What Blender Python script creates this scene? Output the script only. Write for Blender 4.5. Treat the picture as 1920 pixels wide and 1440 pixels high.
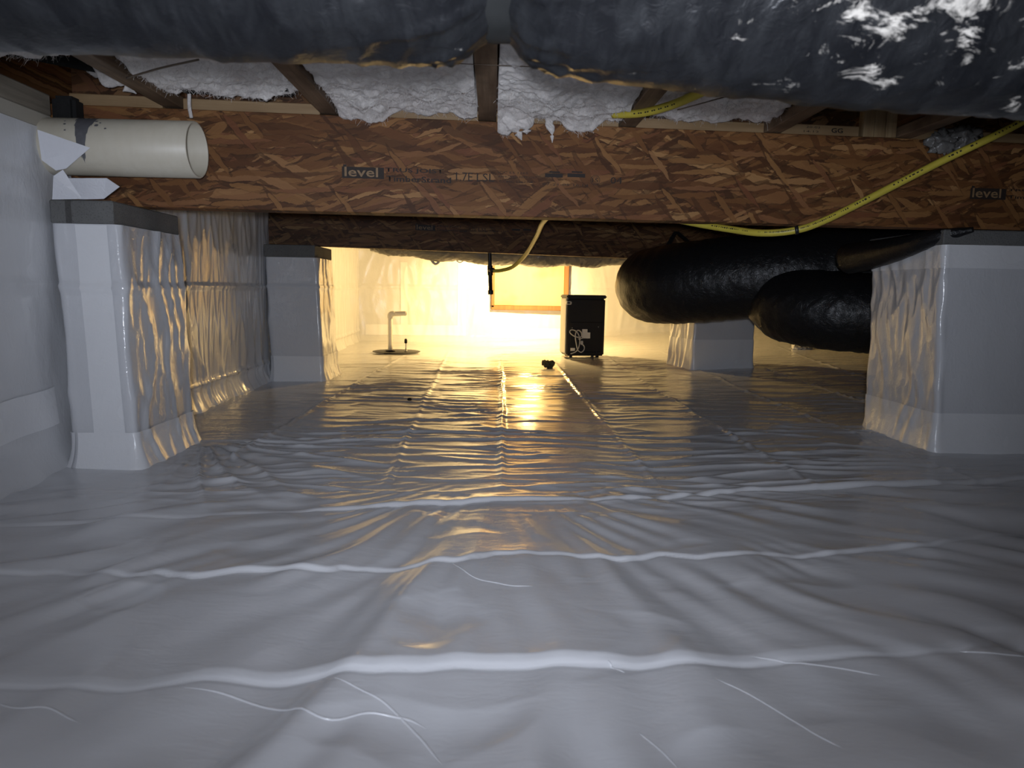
import bpy, bmesh, math, random
import numpy as np
from mathutils import Vector, Matrix

random.seed(7)
for o in list(bpy.data.objects):
    bpy.data.objects.remove(o)
SC = bpy.context.scene
COL = SC.collection

# ------------------------------------------------------------------ camera
FPX, CAMH = 1331.0, 0.60
PITCH, YAW, ROLL = math.radians(7.49), math.radians(1.7), math.radians(1.0)
FW = Vector((math.sin(YAW)*math.cos(PITCH), math.cos(YAW)*math.cos(PITCH), -math.sin(PITCH)))
R0 = Vector((math.cos(YAW), -math.sin(YAW), 0)); U0 = R0.cross(FW)
RT = R0*math.cos(ROLL) + U0*math.sin(ROLL)
UP = U0*math.cos(ROLL) - R0*math.sin(ROLL)
cam_data = bpy.data.cameras.new('camera')
cam_data.sensor_fit = 'HORIZONTAL'; cam_data.sensor_width = 36.0
cam_data.lens = 36.0*FPX/1920.0
cam_data.clip_start = 0.02; cam_data.clip_end = 60
cam_data.dof.use_dof = True; cam_data.dof.focus_distance = 3.4; cam_data.dof.aperture_fstop = 6.4
cam = bpy.data.objects.new('camera', cam_data); COL.objects.link(cam)
M = Matrix.Identity(4)
for i in range(3):
    M[i][0] = RT[i]; M[i][1] = UP[i]; M[i][2] = -FW[i]
M[2][3] = CAMH
cam.matrix_world = M
SC.camera = cam

# ------------------------------------------------------------------ light, exposure
SC.view_settings.view_transform = 'Standard'; SC.view_settings.look = 'None'
SC.view_settings.gamma = 1.0; SC.view_settings.use_curve_mapping = False
SC.view_settings.exposure = 0.0
world = bpy.data.worlds.new('world'); SC.world = world; world.use_nodes = True
world.node_tree.nodes['Background'].inputs[0].default_value = (0.75, 0.8, 1.0, 1)
world.node_tree.nodes['Background'].inputs[1].default_value = 0.01

cy = SC.cycles                                               # keep the path tracing affordable
cy.max_bounces = 5; cy.diffuse_bounces = 4; cy.glossy_bounces = 3; cy.transmission_bounces = 0; cy.transparent_max_bounces = 2
cy.caustics_reflective = False; cy.caustics_refractive = False; cy.sample_clamp_indirect = 5.0
cy.use_adaptive_sampling = True; cy.adaptive_threshold = 0.05; cy.adaptive_min_samples = 12
cy.use_denoising = True

FLASH_W, FILL_W, FLASH_COL = 19.0, 108.0, (0.82, 0.875, 1.0)
LAMP_W, LAMP_FILL_W, LAMP_COL = 390.0, 175.0, (1.0, 0.66, 0.245)

def aim(o, loc, target):
    d = (Vector(target)-Vector(loc)).normalized()
    o.location = loc; o.rotation_euler = d.to_track_quat('-Z', 'Y').to_euler()

fl = bpy.data.lights.new('phone_flash', 'POINT')             # the phone's own flash beside the lens
fl.energy = FLASH_W; fl.color = FLASH_COL; fl.shadow_soft_size = 0.02
flo = bpy.data.objects.new('phone_flash', fl); COL.objects.link(flo); flo.location = (0.02, -0.06, 0.615)
fill_data = bpy.data.lights.new('added_fill_spot', 'SPOT')               # added fill spot with no seen source, lifts the piers and far end
fill_data.energy = FILL_W; fill_data.color = FLASH_COL; fill_data.spot_size = math.radians(97); fill_data.spot_blend = 1.0; fill_data.shadow_soft_size = 0.03
fill_obj = bpy.data.objects.new('added_fill_spot', fill_data); COL.objects.link(fill_obj)
aim(fill_obj, (-0.02, -0.08, 0.64), (0.05, 3.0, 1.06))

# ------------------------------------------------------------------ pixel -> place helpers (plan measured from the photograph)
def ray(px, py): return FW*FPX + RT*(px-960) - UP*(py-720)
def atY(px, py, y):
    d = ray(px, py); t = y/d.y; return Vector((d.x*t, y, CAMH+d.z*t))
def atX(px, py, x):
    d = ray(px, py); t = x/d.x; return Vector((x, d.y*t, CAMH+d.z*t))
def sstep(a, b, v):
    t = np.clip((np.asarray(v, float)-a)/(b-a), 0, 1); return t*t*(3-2*t)
def zb(x, y):                                               # the ground under the sheet, rising to the far right
    return 0.30*np.clip((np.asarray(x, float)+1.1)/4.4, 0, 1.15)**2*sstep(4.2, 8.8, y)
def onF(px, py):
    d = ray(px, py); lo = .5/d.y; hi = 9.0/d.y
    f = lambda t: CAMH+d.z*t-float(zb(d.x*t, d.y*t))
    for k in range(200):
        t = lo+(hi-lo)*k/199
        if f(t) < 0: break
    a, b = t-(hi-lo)/199, t
    for _ in range(30):
        m = (a+b)/2
        if f(m) > 0: a = m
        else: b = m
    return Vector((d.x*a, d.y*a, CAMH+d.z*a))

# ------------------------------------------------------------------ noise
_rng = np.random.RandomState(11)
_perm = _rng.permutation(512); _ang = _rng.rand(512)*2*math.pi
def pn(x, y, s=0):
    x = np.asarray(x, float); y = np.asarray(y, float)
    xi = np.floor(x).astype(int); yi = np.floor(y).astype(int); xf = x-xi; yf = y-yi
    def g(ix, iy, fx, fy):
        a = _ang[_perm[(_perm[(ix+s*37) % 512]+iy) % 512]]; return np.cos(a)*fx+np.sin(a)*fy
    u = xf**3*(xf*(xf*6-15)+10); v = yf**3*(yf*(yf*6-15)+10)
    a = g(xi, yi, xf, yf); b = g(xi+1, yi, xf-1, yf); c = g(xi, yi+1, xf, yf-1); d = g(xi+1, yi+1, xf-1, yf-1)
    return (a+(b-a)*u)+((c+(d-c)*u)-(a+(b-a)*u))*v
def fbm(x, y, o=4, s=0):
    r = 0; a = 1.0; f = 1.0
    for k in range(o):
        r = r + a*pn(np.asarray(x)*f+k*7.3, np.asarray(y)*f-k*3.1, s+k); a *= .5; f *= 2.03
    return r
def ridge(x, y, s=0):
    return 1-np.abs(pn(x, y, s))*2.6

# ------------------------------------------------------------------ mesh helpers
def link(name, me, mat=None, parent=None, smooth=False):
    if mat is not None and not me.materials: me.materials.append(mat)
    if smooth: me.polygons.foreach_set('use_smooth', [True]*len(me.polygons))
    o = bpy.data.objects.new(name, me); COL.objects.link(o)
    if parent: o.parent = parent
    return o
def pydata(name, v, f, mat=None, parent=None, smooth=False):
    me = bpy.data.meshes.new(name); me.from_pydata([tuple(p) for p in v], [], f); me.update()
    return link(name, me, mat, parent, smooth)
def grid_mesh(name, P, mat=None, parent=None, smooth=True, closed_u=False):
    """P: (nv, nu, 3) array -> quad sheet"""
    nv, nu = P.shape[:2]
    idx = np.arange(nv*nu).reshape(nv, nu)
    if closed_u: idx = np.concatenate([idx, idx[:, :1]], 1)
    q = np.stack([idx[:-1, :-1], idx[:-1, 1:], idx[1:, 1:], idx[1:, :-1]], -1).reshape(-1, 4)
    me = bpy.data.meshes.new(name)
    me.vertices.add(nv*nu); me.vertices.foreach_set('co', P.reshape(-1).astype(np.float32))
    me.loops.add(q.size); me.loops.foreach_set('vertex_index', q.reshape(-1).astype(np.int32))
    me.polygons.add(len(q)); me.polygons.foreach_set('loop_start', (np.arange(len(q))*4).astype(np.int32))
    me.polygons.foreach_set('loop_total', np.full(len(q), 4, np.int32))
    me.update(calc_edges=True); me.validate()
    return link(name, me, mat, parent, smooth)
def box(name, x0, x1, y0, y1, z0, z1, mat=None, parent=None, bev=0.002, seg=1):
    bm = bmesh.new(); bmesh.ops.create_cube(bm, size=1)
    for v in bm.verts:
        v.co = Vector(((x0+x1)/2+v.co.x*(x1-x0), (y0+y1)/2+v.co.y*(y1-y0), (z0+z1)/2+v.co.z*(z1-z0)))
    if bev: bmesh.ops.bevel(bm, geom=bm.edges[:], offset=bev, segments=seg, affect='EDGES')
    bmesh.ops.recalc_face_normals(bm, faces=bm.faces)
    me = bpy.data.meshes.new(name); bm.to_mesh(me); bm.free()
    return link(name, me, mat, parent)
def spline(pts, n):
    pts = [Vector(p) for p in pts]; P = [pts[0]*2-pts[1]]+pts+[pts[-1]*2-pts[-2]]
    seg = len(pts)-1; out = []
    for k in range(n):
        t = k/(n-1)*seg; i = min(int(t), seg-1); t -= i
        a, b, c, d = P[i], P[i+1], P[i+2], P[i+3]
        out.append(.5*((2*b)+(c-a)*t+(2*a-5*b+4*c-d)*t*t+(3*b-a-3*c+d)*t**3))
    return out
def frames(path, up=Vector((0, 0, 1))):
    n = len(path); T = [(path[min(i+1, n-1)]-path[max(i-1, 0)]).normalized() for i in range(n)]
    N = []; prev = None
    for t in T:
        if prev is None:
            a = up if abs(t.dot(up)) < .95 else Vector((0, 1, 0)); nn = (a-t*a.dot(t)).normalized()
        else: nn = (prev-t*prev.dot(t)).normalized()
        N.append(nn); prev = nn
    return T, N
def tube_pts(path, rfun, seg):
    """rfun(i, theta array) -> radii"""
    T, N = frames(path); th = np.arange(seg)/seg*2*math.pi
    P = np.zeros((len(path), seg, 3))
    for i, p in enumerate(path):
        b = T[i].cross(N[i]); r = rfun(i, th)
        P[i] = np.array(p)[None]+np.outer(np.cos(th)*r, np.array(N[i]))+np.outer(np.sin(th)*r, np.array(b))
    return P
def tube(name, pts, r, n=40, seg=12, mat=None, parent=None, caps=True, raw=False):
    path = [Vector(p) for p in pts] if raw else spline(pts, n)
    rf = r if callable(r) else (lambda i, th: np.full(len(th), r))
    P = tube_pts(path, rf, seg)
    if caps:
        a = np.repeat(np.array(path[0])[None, None], seg, 1); b = np.repeat(np.array(path[-1])[None, None], seg, 1)
        P = np.concatenate([a, P, b], 0)
    return grid_mesh(name, P[:, ::-1], mat, parent, True, True)
def lathe(name, prof, seg=24, mat=None, parent=None, loc=(0, 0, 0), smooth=False):
    th = np.arange(seg)/seg*2*math.pi
    P = np.zeros((len(prof), seg, 3))
    for i, (r, z) in enumerate(prof):
        P[i, :, 0] = r*np.cos(th); P[i, :, 1] = r*np.sin(th); P[i, :, 2] = z
    P += np.array(loc)
    return grid_mesh(name, P, mat, parent, smooth, True)
def empty(name, loc=(0, 0, 0), rz=0):
    o = bpy.data.objects.new(name, None); COL.objects.link(o); o.location = loc; o.rotation_euler = (0, 0, rz)
    o.empty_display_size = .05; return o
def tag(o, label=None, cat=None, group=None, kind=None):
    if label: o['label'] = label
    if cat: o['category'] = cat
    if group: o['group'] = group
    if kind: o['kind'] = kind
    return o
def text_mesh(name, s, x0, x1, z0, z1, mat, parent, y=-0.0006, bold=0.0):
    cu = bpy.data.curves.new(name, 'FONT'); cu.body = s; cu.size = 1; cu.offset = bold; cu.resolution_u = 2
    t = bpy.data.objects.new(name, cu); COL.objects.link(t)
    dg = bpy.context.evaluated_depsgraph_get(); me = bpy.data.meshes.new_from_object(t.evaluated_get(dg))
    bpy.data.objects.remove(t)
    co = np.zeros(len(me.vertices)*3); me.vertices.foreach_get('co', co); co = co.reshape(-1, 3)
    mn = co.min(0); mx = co.max(0)
    out = np.zeros_like(co)
    out[:, 0] = x0+(co[:, 0]-mn[0])/(mx[0]-mn[0])*(x1-x0)
    out[:, 2] = z0+(co[:, 1]-mn[1])/(mx[1]-mn[1])*(z1-z0); out[:, 1] = y
    me.vertices.foreach_set('co', out.reshape(-1)); me.update(); me.materials.clear(); me.name = name
    return link(name, me, mat, parent)

# ------------------------------------------------------------------ materials
class NT:
    def __init__(s, name):
        s.m = bpy.data.materials.new(name); s.m.use_nodes = True; s.t = s.m.node_tree
        s.b = s.t.nodes['Principled BSDF']; s.out = s.t.nodes['Material Output']
    def n(s, typ, **kw):
        nd = s.t.nodes.new(typ)
        for k, v in kw.items():
            if k in ('inp',):
                for a, b in v.items():
                    if hasattr(b, 'is_output') or isinstance(b, bpy.types.NodeSocket): s.t.links.new(b, nd.inputs[a])
                    else: nd.inputs[a].default_value = b
            else: setattr(nd, k, v)
        return nd
    def l(s, a, b): s.t.links.new(a, b)
    def coord(s, scale=(1, 1, 1), rot=(0, 0, 0), loc=(0, 0, 0)):
        if not hasattr(s, 'tc'): s.tc = s.n('ShaderNodeTexCoord')
        mp = s.n('ShaderNodeMapping'); s.l(s.tc.outputs['Object'], mp.inputs[0])
        mp.inputs['Scale'].default_value = scale; mp.inputs['Rotation'].default_value = rot; mp.inputs['Location'].default_value = loc
        return mp.outputs[0]
    def noise(s, vec, scale=5, detail=4, rough=.55, dist=0):
        return s.n('ShaderNodeTexNoise', inp={'Vector': vec, 'Scale': scale, 'Detail': detail, 'Roughness': rough, 'Distortion': dist}).outputs['Fac']
    def ramp(s, fac, stops):
        r = s.n('ShaderNodeValToRGB'); s.l(fac, r.inputs[0]); e = r.color_ramp.elements
        while len(e) < len(stops): e.new(.5)
        for el, (p, c) in zip(e, stops): el.position = p; el.color = (*c, 1) if len(c) == 3 else c
        return r.outputs[0]
    def mix(s, fac, a, b, blend='MIX'):
        nd = s.n('ShaderNodeMix', data_type='RGBA', blend_type=blend)
        for k, v in ((0, fac), (6, a), (7, b)):
            if isinstance(v, bpy.types.NodeSocket): s.l(v, nd.inputs[k])
            elif isinstance(v, (int, float)): nd.inputs[k].default_value = v
            else: nd.inputs[k].default_value = (*v, 1)
        return nd.outputs[2]
    def math(s, op, a, b=0.0):
        nd = s.n('ShaderNodeMath', operation=op)
        for k, v in ((0, a), (1, b)):
            if isinstance(v, bpy.types.NodeSocket): s.l(v, nd.inputs[k])
            else: nd.inputs[k].default_value = v
        return nd.outputs[0]
    def bump(s, h, strength=.3, dist=.01, prev=None):
        b = s.n('ShaderNodeBump', inp={'Height': h, 'Strength': strength, 'Distance': dist})
        if prev is not None: s.l(prev, b.inputs['Normal'])
        return b.outputs[0]
    def set(s, **kw):
        for k, v in kw.items():
            k = {'col': 'Base Color', 'rough': 'Roughness', 'spec': 'Specular IOR Level', 'metal': 'Metallic', 'nrm': 'Normal', 'coat': 'Coat Weight', 'coatr': 'Coat Roughness', 'sub': 'Subsurface Weight', 'sheen': 'Sheen Weight'}[k]
            if isinstance(v, bpy.types.NodeSocket): s.l(v, s.b.inputs[k])
            elif isinstance(v, tuple): s.b.inputs[k].default_value = (*v, 1)
            else: s.b.inputs[k].default_value = v
        return s.m

def plastic(name, col=(.74, .75, .77), rough=.2, crinkle=1.0, aniso=(1, 1, 1), fine=1.0):
    n = NT(name)
    v = n.coord(aniso)
    a = n.noise(v, 9, 3, .5, .6); b = n.noise(v, 34, 3, .55, .8); c = n.noise(n.coord(), 2.2, 3)
    wr = n.math('ABSOLUTE', n.math('SUBTRACT', b, .5))
    h = n.math('ADD', n.math('MULTIPLY', a, .9*crinkle), n.math('MULTIPLY', wr, .45*fine))
    nr = n.bump(h, .55, .012)
    colr = n.mix(n.math('MULTIPLY', c, .35), col, tuple(x*.90 for x in col))
    rg = n.math('ADD', n.math('MULTIPLY', c, .14), rough-.07)
    return n.set(col=colr, rough=rg, spec=.5, nrm=nr)

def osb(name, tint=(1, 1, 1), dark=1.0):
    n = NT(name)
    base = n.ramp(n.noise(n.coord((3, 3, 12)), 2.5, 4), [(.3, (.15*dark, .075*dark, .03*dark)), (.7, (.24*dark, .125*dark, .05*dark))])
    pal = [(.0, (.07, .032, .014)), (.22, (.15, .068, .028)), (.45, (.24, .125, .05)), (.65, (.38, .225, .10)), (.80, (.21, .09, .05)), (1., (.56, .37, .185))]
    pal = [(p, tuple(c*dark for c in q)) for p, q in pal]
    col = base; hsum = None
    tc = n.n('ShaderNodeTexCoord'); sep = n.n('ShaderNodeSeparateXYZ'); n.l(tc.outputs['Object'], sep.inputs[0])
    comb = n.n('ShaderNodeCombineXYZ'); n.l(sep.outputs[0], comb.inputs[0]); n.l(sep.outputs[2], comb.inputs[1]); n.l(sep.outputs[1], comb.inputs[2])
    wob = n.n('ShaderNodeTexNoise', inp={'Vector': comb.outputs[0], 'Scale': 14.0, 'Detail': 5.0, 'Roughness': .65})
    wv = n.n('ShaderNodeVectorMath', operation='SCALE'); n.l(wob.outputs['Color'], wv.inputs[0]); wv.inputs['Scale'].default_value = .028
    ad = n.n('ShaderNodeVectorMath', operation='ADD'); n.l(comb.outputs[0], ad.inputs[0]); n.l(wv.outputs[0], ad.inputs[1])
    for k, (ang, L, W, thr) in enumerate([(5, .24, .030, .30), (-20, .20, .030, .40), (60, .16, .030, .62), (16, .17, .022, .45), (-38, .18, .024, .60), (-8, .10, .013, .55), (30, .08, .010, .66), (10, .30, .034, .60), (-26, .26, .036, .78), (38, .24, .034, .84), (-12, .34, .030, .66), (18, .14, .014, .72), (2, .20, .020, .72), (-50, .14, .018, .88)]):
        mp = n.n('ShaderNodeMapping', vector_type='TEXTURE'); n.l(ad.outputs[0], mp.inputs[0])
        mp.inputs['Rotation'].default_value = (0, 0, math.radians(ang)); mp.inputs['Scale'].default_value = (L, W, 1); mp.inputs['Location'].default_value = (k*.371, k*.173, 0)
        vo = n.n('ShaderNodeTexVoronoi', voronoi_dimensions='2D', inp={'Vector': mp.outputs[0], 'Scale': 1.0, 'Randomness': .9})
        cs = n.n('ShaderNodeSeparateColor'); n.l(vo.outputs['Color'], cs.inputs[0])
        sel = n.math('GREATER_THAN', cs.outputs[0], thr)
        inside = n.math('LESS_THAN', vo.outputs['Distance'], .56)
        grain = n.n('ShaderNodeTexNoise', inp={'Vector': mp.outputs[0], 'Scale': 2.0, 'Detail': 3.0})
        gm = n.n('ShaderNodeMapping'); n.l(mp.outputs[0], gm.inputs[0]); gm.inputs['Scale'].default_value = (.7, 6, 1); n.l(gm.outputs[0], grain.inputs['Vector'])
        c = n.ramp(cs.outputs[1], pal)
        c = n.mix(n.math('MULTIPLY', grain.outputs['Fac'], .45), c, (.05*dark, .025*dark, .012*dark))
        m = n.math('MULTIPLY', sel, inside)
        col = n.mix(n.math('MULTIPLY', n.math('SUBTRACT', sel, m), .6), col, (.06*dark, .03*dark, .014*dark))
        col = n.mix(n.math('MULTIPLY', m, .86), col, c)
        hk = n.math('MULTIPLY', m, n.math('ADD', cs.outputs[2], .2))
        hsum = hk if hsum is None else n.math('MAXIMUM', hsum, hk)
    col = n.mix(1.0, col, tint, 'MULTIPLY')
    return n.set(col=col, rough=.62, spec=.3, nrm=n.bump(hsum, .5, .0015))

def wood(name, c1, c2, axis=1, sc=1.0, rough=.6, stain=0):
    n = NT(name)
    s = [14*sc]*3; s[axis] = .9*sc
    g = n.noise(n.coord(tuple(s)), 3, 5, .6, .4); g2 = n.noise(n.coord(tuple(x*2.3 for x in s)), 6, 3)
    col = n.ramp(g, [(.3, c2), (.65, c1)])
    col = n.mix(n.math('MULTIPLY', g2, .35), col, tuple(x*.5 for x in c2))
    if stain:
        col = n.mix(n.ramp(n.noise(n.coord(), 5, 4), [(.45, (0, 0, 0)), (.75, (1, 1, 1))]), col, tuple(x*.55 for x in c2))
    return n.set(col=col, rough=rough, nrm=n.bump(g, .3, .002))

def simple(name, col, rough=.5, metal=0, spec=.5, var=0.15, scale=20, bump=0.0):
    n = NT(name); f = n.noise(n.coord(), scale, 4)
    c = n.mix(f, tuple(x*(1-var) for x in col), tuple(min(1, x*(1+var)) for x in col))
    kw = dict(col=c, rough=rough, metal=metal, spec=spec)
    if bump: kw['nrm'] = n.bump(f, bump, .003)
    return n.set(**kw)

def concrete(name, col):
    n = NT(name)
    a = n.noise(n.coord(), 6, 5); b = n.noise(n.coord(), 190, 2)
    c = n.mix(a, tuple(x*.65 for x in col), tuple(x*1.3 for x in col)); c = n.mix(n.math('MULTIPLY', n.math('GREATER_THAN', b, .6), .4), c, tuple(x*.4 for x in col))
    return n.set(col=c, rough=.92, spec=.2, nrm=n.bump(b, .6, .004))

def black_duct(name, dust=0.0):
    n = NT(name)
    w = n.noise(n.coord(), 40, 3, .6, 1.2); w2 = n.noise(n.coord(), 11, 3, .5, .7)
    h = n.math('ADD', n.math('MULTIPLY', n.math('ABSOLUTE', n.math('SUBTRACT', w, .5)), .9), n.math('MULTIPLY', w2, .35))
    col = (.010, .010, .011)
    if not dust:
        return n.set(col=col, rough=.36, spec=.4, nrm=n.bump(h, .5, .01))
    # settled dust: streaks smeared round the jacket and pale scuffs, thicker towards +x
    sx = n.n('ShaderNodeSeparateXYZ'); n.l(n.tc.outputs['Object'], sx.inputs[0])
    st = n.noise(n.coord((9, 3, 3), rot=(0, .5, .2)), 3.2, 5, .65, .5)
    haze = n.ramp(st, [(.42, (0, 0, 0)), (.8, (.5, .5, .5))])
    big = n.noise(n.coord((1, 1.5, 1.5)), 3.1, 2)
    sc = n.noise(n.coord((5, 9, 9), rot=(0, .25, 0)), 3.0, 7, .72, .7)
    gate = n.math('ADD', n.math('MULTIPLY', n.ramp(sx.outputs[0], [(.0, (0, 0, 0)), (.45, (1, 1, 1))]), .17), n.math('MULTIPLY', big, .28))
    sc2 = n.ramp(n.math('ADD', sc, n.math('SUBTRACT', gate, .26)), [(.60, (0, 0, 0)), (.70, (1, 1, 1))])
    c = n.mix(haze, (.0065, .007, .0085), (.034, .036, .038))
    c = n.mix(sc2, c, (.50, .47, .42))
    # dusty belly of the duct: only where the jacket faces down
    geo = n.n('ShaderNodeNewGeometry'); sg = n.n('ShaderNodeSeparateXYZ'); n.l(geo.outputs['True Normal'], sg.inputs[0])
    return n.set(col=c, rough=n.math('ADD', .34, n.math('MULTIPLY', sc2, .4)), spec=.32, nrm=n.bump(h, .35, .008))

M_FLOOR = plastic('white_floor_liner', (.70, .71, .735), .20, .30, (.6, 1.3, 1), .22)
M_WALL = plastic('white_wall_liner', (.70, .71, .73), .20, .5, (1, 1.2, .6), .55)
M_WRAP = plastic('white_pier_wrap', (.68, .69, .715), .19, .5, (1, 1, .6), .6)
M_TAPE = plastic('white_seam_tape', (.84, .85, .87), .26, .4, (1, 1, 1), .5)
M_FLAP = plastic('torn_liner_film', (.80, .81, .85), .3, .5)
M_OSB1 = osb('strand_lumber', (1.04, .86, .66), .88)
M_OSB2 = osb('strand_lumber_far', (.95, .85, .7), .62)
M_OSBW = osb('strand_board_web', (.85, .75, .65), .75)
M_JOIST = wood('joist_flange_wood', (.27, .185, .115), (.13, .080, .045), 1, 1, .65, 1)
M_STRIP = wood('pale_pine', (.40, .27, .14), (.27, .165, .075), 0, 1, .6)
M_BLOCK = wood('pine_end_block', (.42, .30, .16), (.25, .155, .07), 2, 1, .6)
M_SILL = wood('weathered_sill_wood', (.30, .265, .21), (.17, .145, .11), 1, 1, .75)
M_SILLT = simple('beige_sill_tape', (.42, .39, .33), .55, var=.15, scale=6)
M_FRAME = wood('orange_pine', (.24, .105, .025), (.15, .06, .012), 2, 1, .55)
M_PANEL = NT('plywood_panel')
_f = M_PANEL.noise(M_PANEL.coord((2, 2, .8)), 3, 4); _g = M_PANEL.noise(M_PANEL.coord(), 2.4, 3)
M_PANEL = M_PANEL.set(col=M_PANEL.mix(M_PANEL.ramp(_g, [(.5, (0, 0, 0)), (.8, (1, 1, 1))]), M_PANEL.mix(_f, (.46, .38, .23), (.40, .31, .16)), (.30, .19, .06)), rough=.6)
M_CONC = concrete('concrete_block', (.16, .16, .155))
M_CONC2 = concrete('mortar', (.09, .088, .085))
M_DUCT = black_duct('black_duct_jacket')
M_DUSTY = black_duct('dusty_black_duct_jacket', 1)
M_STRAP = simple('grey_strap_webbing', (.017, .018, .018), .8, spec=.15, var=.4, scale=30)
M_BLACK = simple('matte_black', (.008, .008, .008), .8, var=.5, scale=60, bump=.8)
M_BPIPE = simple('black_iron_pipe', (.012, .012, .013), .45, metal=.2)
M_PVC = NT('cream_pvc')
_n1 = M_PVC.noise(M_PVC.coord((2, 12, 12)), 3, 5); 
M_PVC = M_PVC.set(col=M_PVC.mix(_n1, (.56, .51, .40), (.66, .62, .52)), rough=.42)
M_PRIMER = simple('grey_primer_smear', (.13, .13, .14), .6, var=.3, scale=60)
M_PVCW = simple('white_pvc', (.78, .76, .70), .35, var=.06)
M_YEL = simple('yellow_gas_jacket', (.52, .43, .055), .42, var=.12, scale=40)
M_INK = simple('black_ink', (.012, .010, .010), .7, var=.2)
M_INKF = simple('faded_ink', (.022, .014, .010), .7, var=.5, scale=300)
M_WIRE = simple('rusty_wire', (.16, .12, .085), .6, metal=.3)
M_CASE = simple('black_case', (.010, .010, .011), .5, var=.2, scale=30, spec=.35)
M_CASEG = simple('grey_case_side', (.50, .49, .46), .45, var=.05)
M_CORD = simple('grey_cord', (.55, .54, .52), .45, var=.05)
M_PAPER = simple('paper_sticker', (.75, .74, .70), .6, var=.05)
M_SILVER = plastic('grey_duct_film', (.17, .165, .155), .28, 1.2, (1, 1, 1), 1.5)
M_DEBRIS = simple('olive_debris', (.11, .10, .045), .9, var=.6, scale=60, bump=.8)
M_GRAVEL = simple('sump_lid_black', (.02, .02, .02), .5)
M_STEEL = simple('steel', (.55, .55, .55), .3, metal=1)
M_SUB = osb('subfloor_board', (.9, .85, .75), .8)
M_BULB = NT('lit_bulb'); M_BULB.set(col=(1., .8, .5)); M_BULB.b.inputs['Emission Color'].default_value = (1, .7, .3, 1); M_BULB.b.inputs['Emission Strength'].default_value = 12; M_BULB = M_BULB.m
def fiber():
    n = NT('fibreglass_wool')
    a = n.noise(n.coord(), 7, 5, .6); b = n.noise(n.coord(), 60, 4, .7, 1.5)
    c = n.mix(n.ramp(a, [(.35, (0, 0, 0)), (.7, (1, 1, 1))]), (.78, .75, .71), (.66, .615, .585))
    c = n.mix(n.ramp(b, [(.3, (.5, .5, .5)), (.55, (0, 0, 0))]), c, (.42, .385, .36))
    return n.set(col=c, rough=.95, spec=.1, sheen=.3, nrm=n.bump(b, .45, .008))
M_WOOL = fiber()

# ================================================================== THE SETTING
# ---- floor: one heavy sheet of white film, folded and creased
def floor_base(x, y):
    x = np.asarray(x, float); y = np.asarray(y, float)
    h = zb(x, y)+.010*fbm(x*1.1, y*1.1, 3, 1)*sstep(.8, 2.2, y)
    near = 1-sstep(1.9, 2.6, y)
    # long soft folds fanning out from the middle of the room
    dx, dy = x-.05, 2.35-y; th = np.arctan2(dx, dy); r = np.hypot(dx, dy)
    wp = .9*pn(x*2, y*2, 5)
    f1 = pn(th*4.5+wp, r*.9, 3); f2 = pn(th*11+1.3*wp, r*1.6, 4); f3 = pn(th*7+1.2*pn(x*2.3, y*2.3, 7), r*.8, 10); f4 = pn(th*19+2*wp, r*2.6, 2)
    mod = sstep(-.35, .30, pn(x*2.3, y*2.3, 6)); mod2 = sstep(-.3, .3, pn(x*3.1+4, y*3.1, 8)); fade = sstep(.12, .7, r)
    dent = -.020*np.clip(pn(x*5.0, y*6.0, 19)-.2, 0, 1)
    return h+near*(fade*(.012*f1+.021*f2*mod+.017*np.clip(f3, 0, 1)**1.5+.010*f4*mod2)*np.clip(r, .5, 1.6)+dent)
def onB(px, py):                   # photo point -> the folded sheet
    d = ray(px, py); t = np.linspace(.75/d.y, 6.0/d.y, 4000)
    g = CAMH+d.z*t-floor_base(d.x*t, d.y*t); k = int(np.argmax(g < 0)); t = t[k]
    return Vector((d.x*t, d.y*t, CAMH+d.z*t))
def poly_y(px):                    # a seam given by photo points -> function y(x) on the floor
    P = sorted([(onB(*p).x, onB(*p).y) for p in px]); xs = np.array([p[0] for p in P]); ys = np.array([p[1] for p in P])
    return lambda x: np.interp(x, xs, ys)
SEAM_A = poly_y([(-60, 985), (270, 968), (330, 972), (600, 957), (800, 945), (1000, 937), (1200, 935), (1400, 922), (1700, 913), (1905, 900)])
SEAM_B = poly_y([(-60, 1074), (60, 1078), (100, 1074), (270, 1079), (295, 1073), (362, 1084), (440, 1072), (620, 1071), (640, 1066), (870, 1050), (930, 1039), (1060, 1040), (1170, 1052), (1240, 1040), (1310, 1048), (1430, 1039), (1497, 1047), (1560, 1038), (1690, 1026), (1737, 1024), (1800, 1012), (1990, 994)])
SEAM_C = poly_y([(-60, 1287), (0, 1288), (150, 1287), (250, 1294), (330, 1281), (380, 1272), (600, 1270), (700, 1258), (860, 1249), (1060, 1245), (1180, 1253), (1300, 1240), (1600, 1228), (1800, 1220), (1990, 1198)])
FOLDX = [(-.86, .03), (-.36, -.02), (.06, .012), (.53, .0), (1.03, .0), (1.6, 0), (2.15, 0), (2.7, 0)]
def ridge_profile(d, a, w, tail):
    up = np.sqrt(np.clip(d/w, 0, 1)); return a*up*np.exp(-np.clip(d-w, 0, None)/tail)-.0022*np.exp(-((d+.004)/.005)**2)*np.clip(a/.008, 0, 1)
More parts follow.
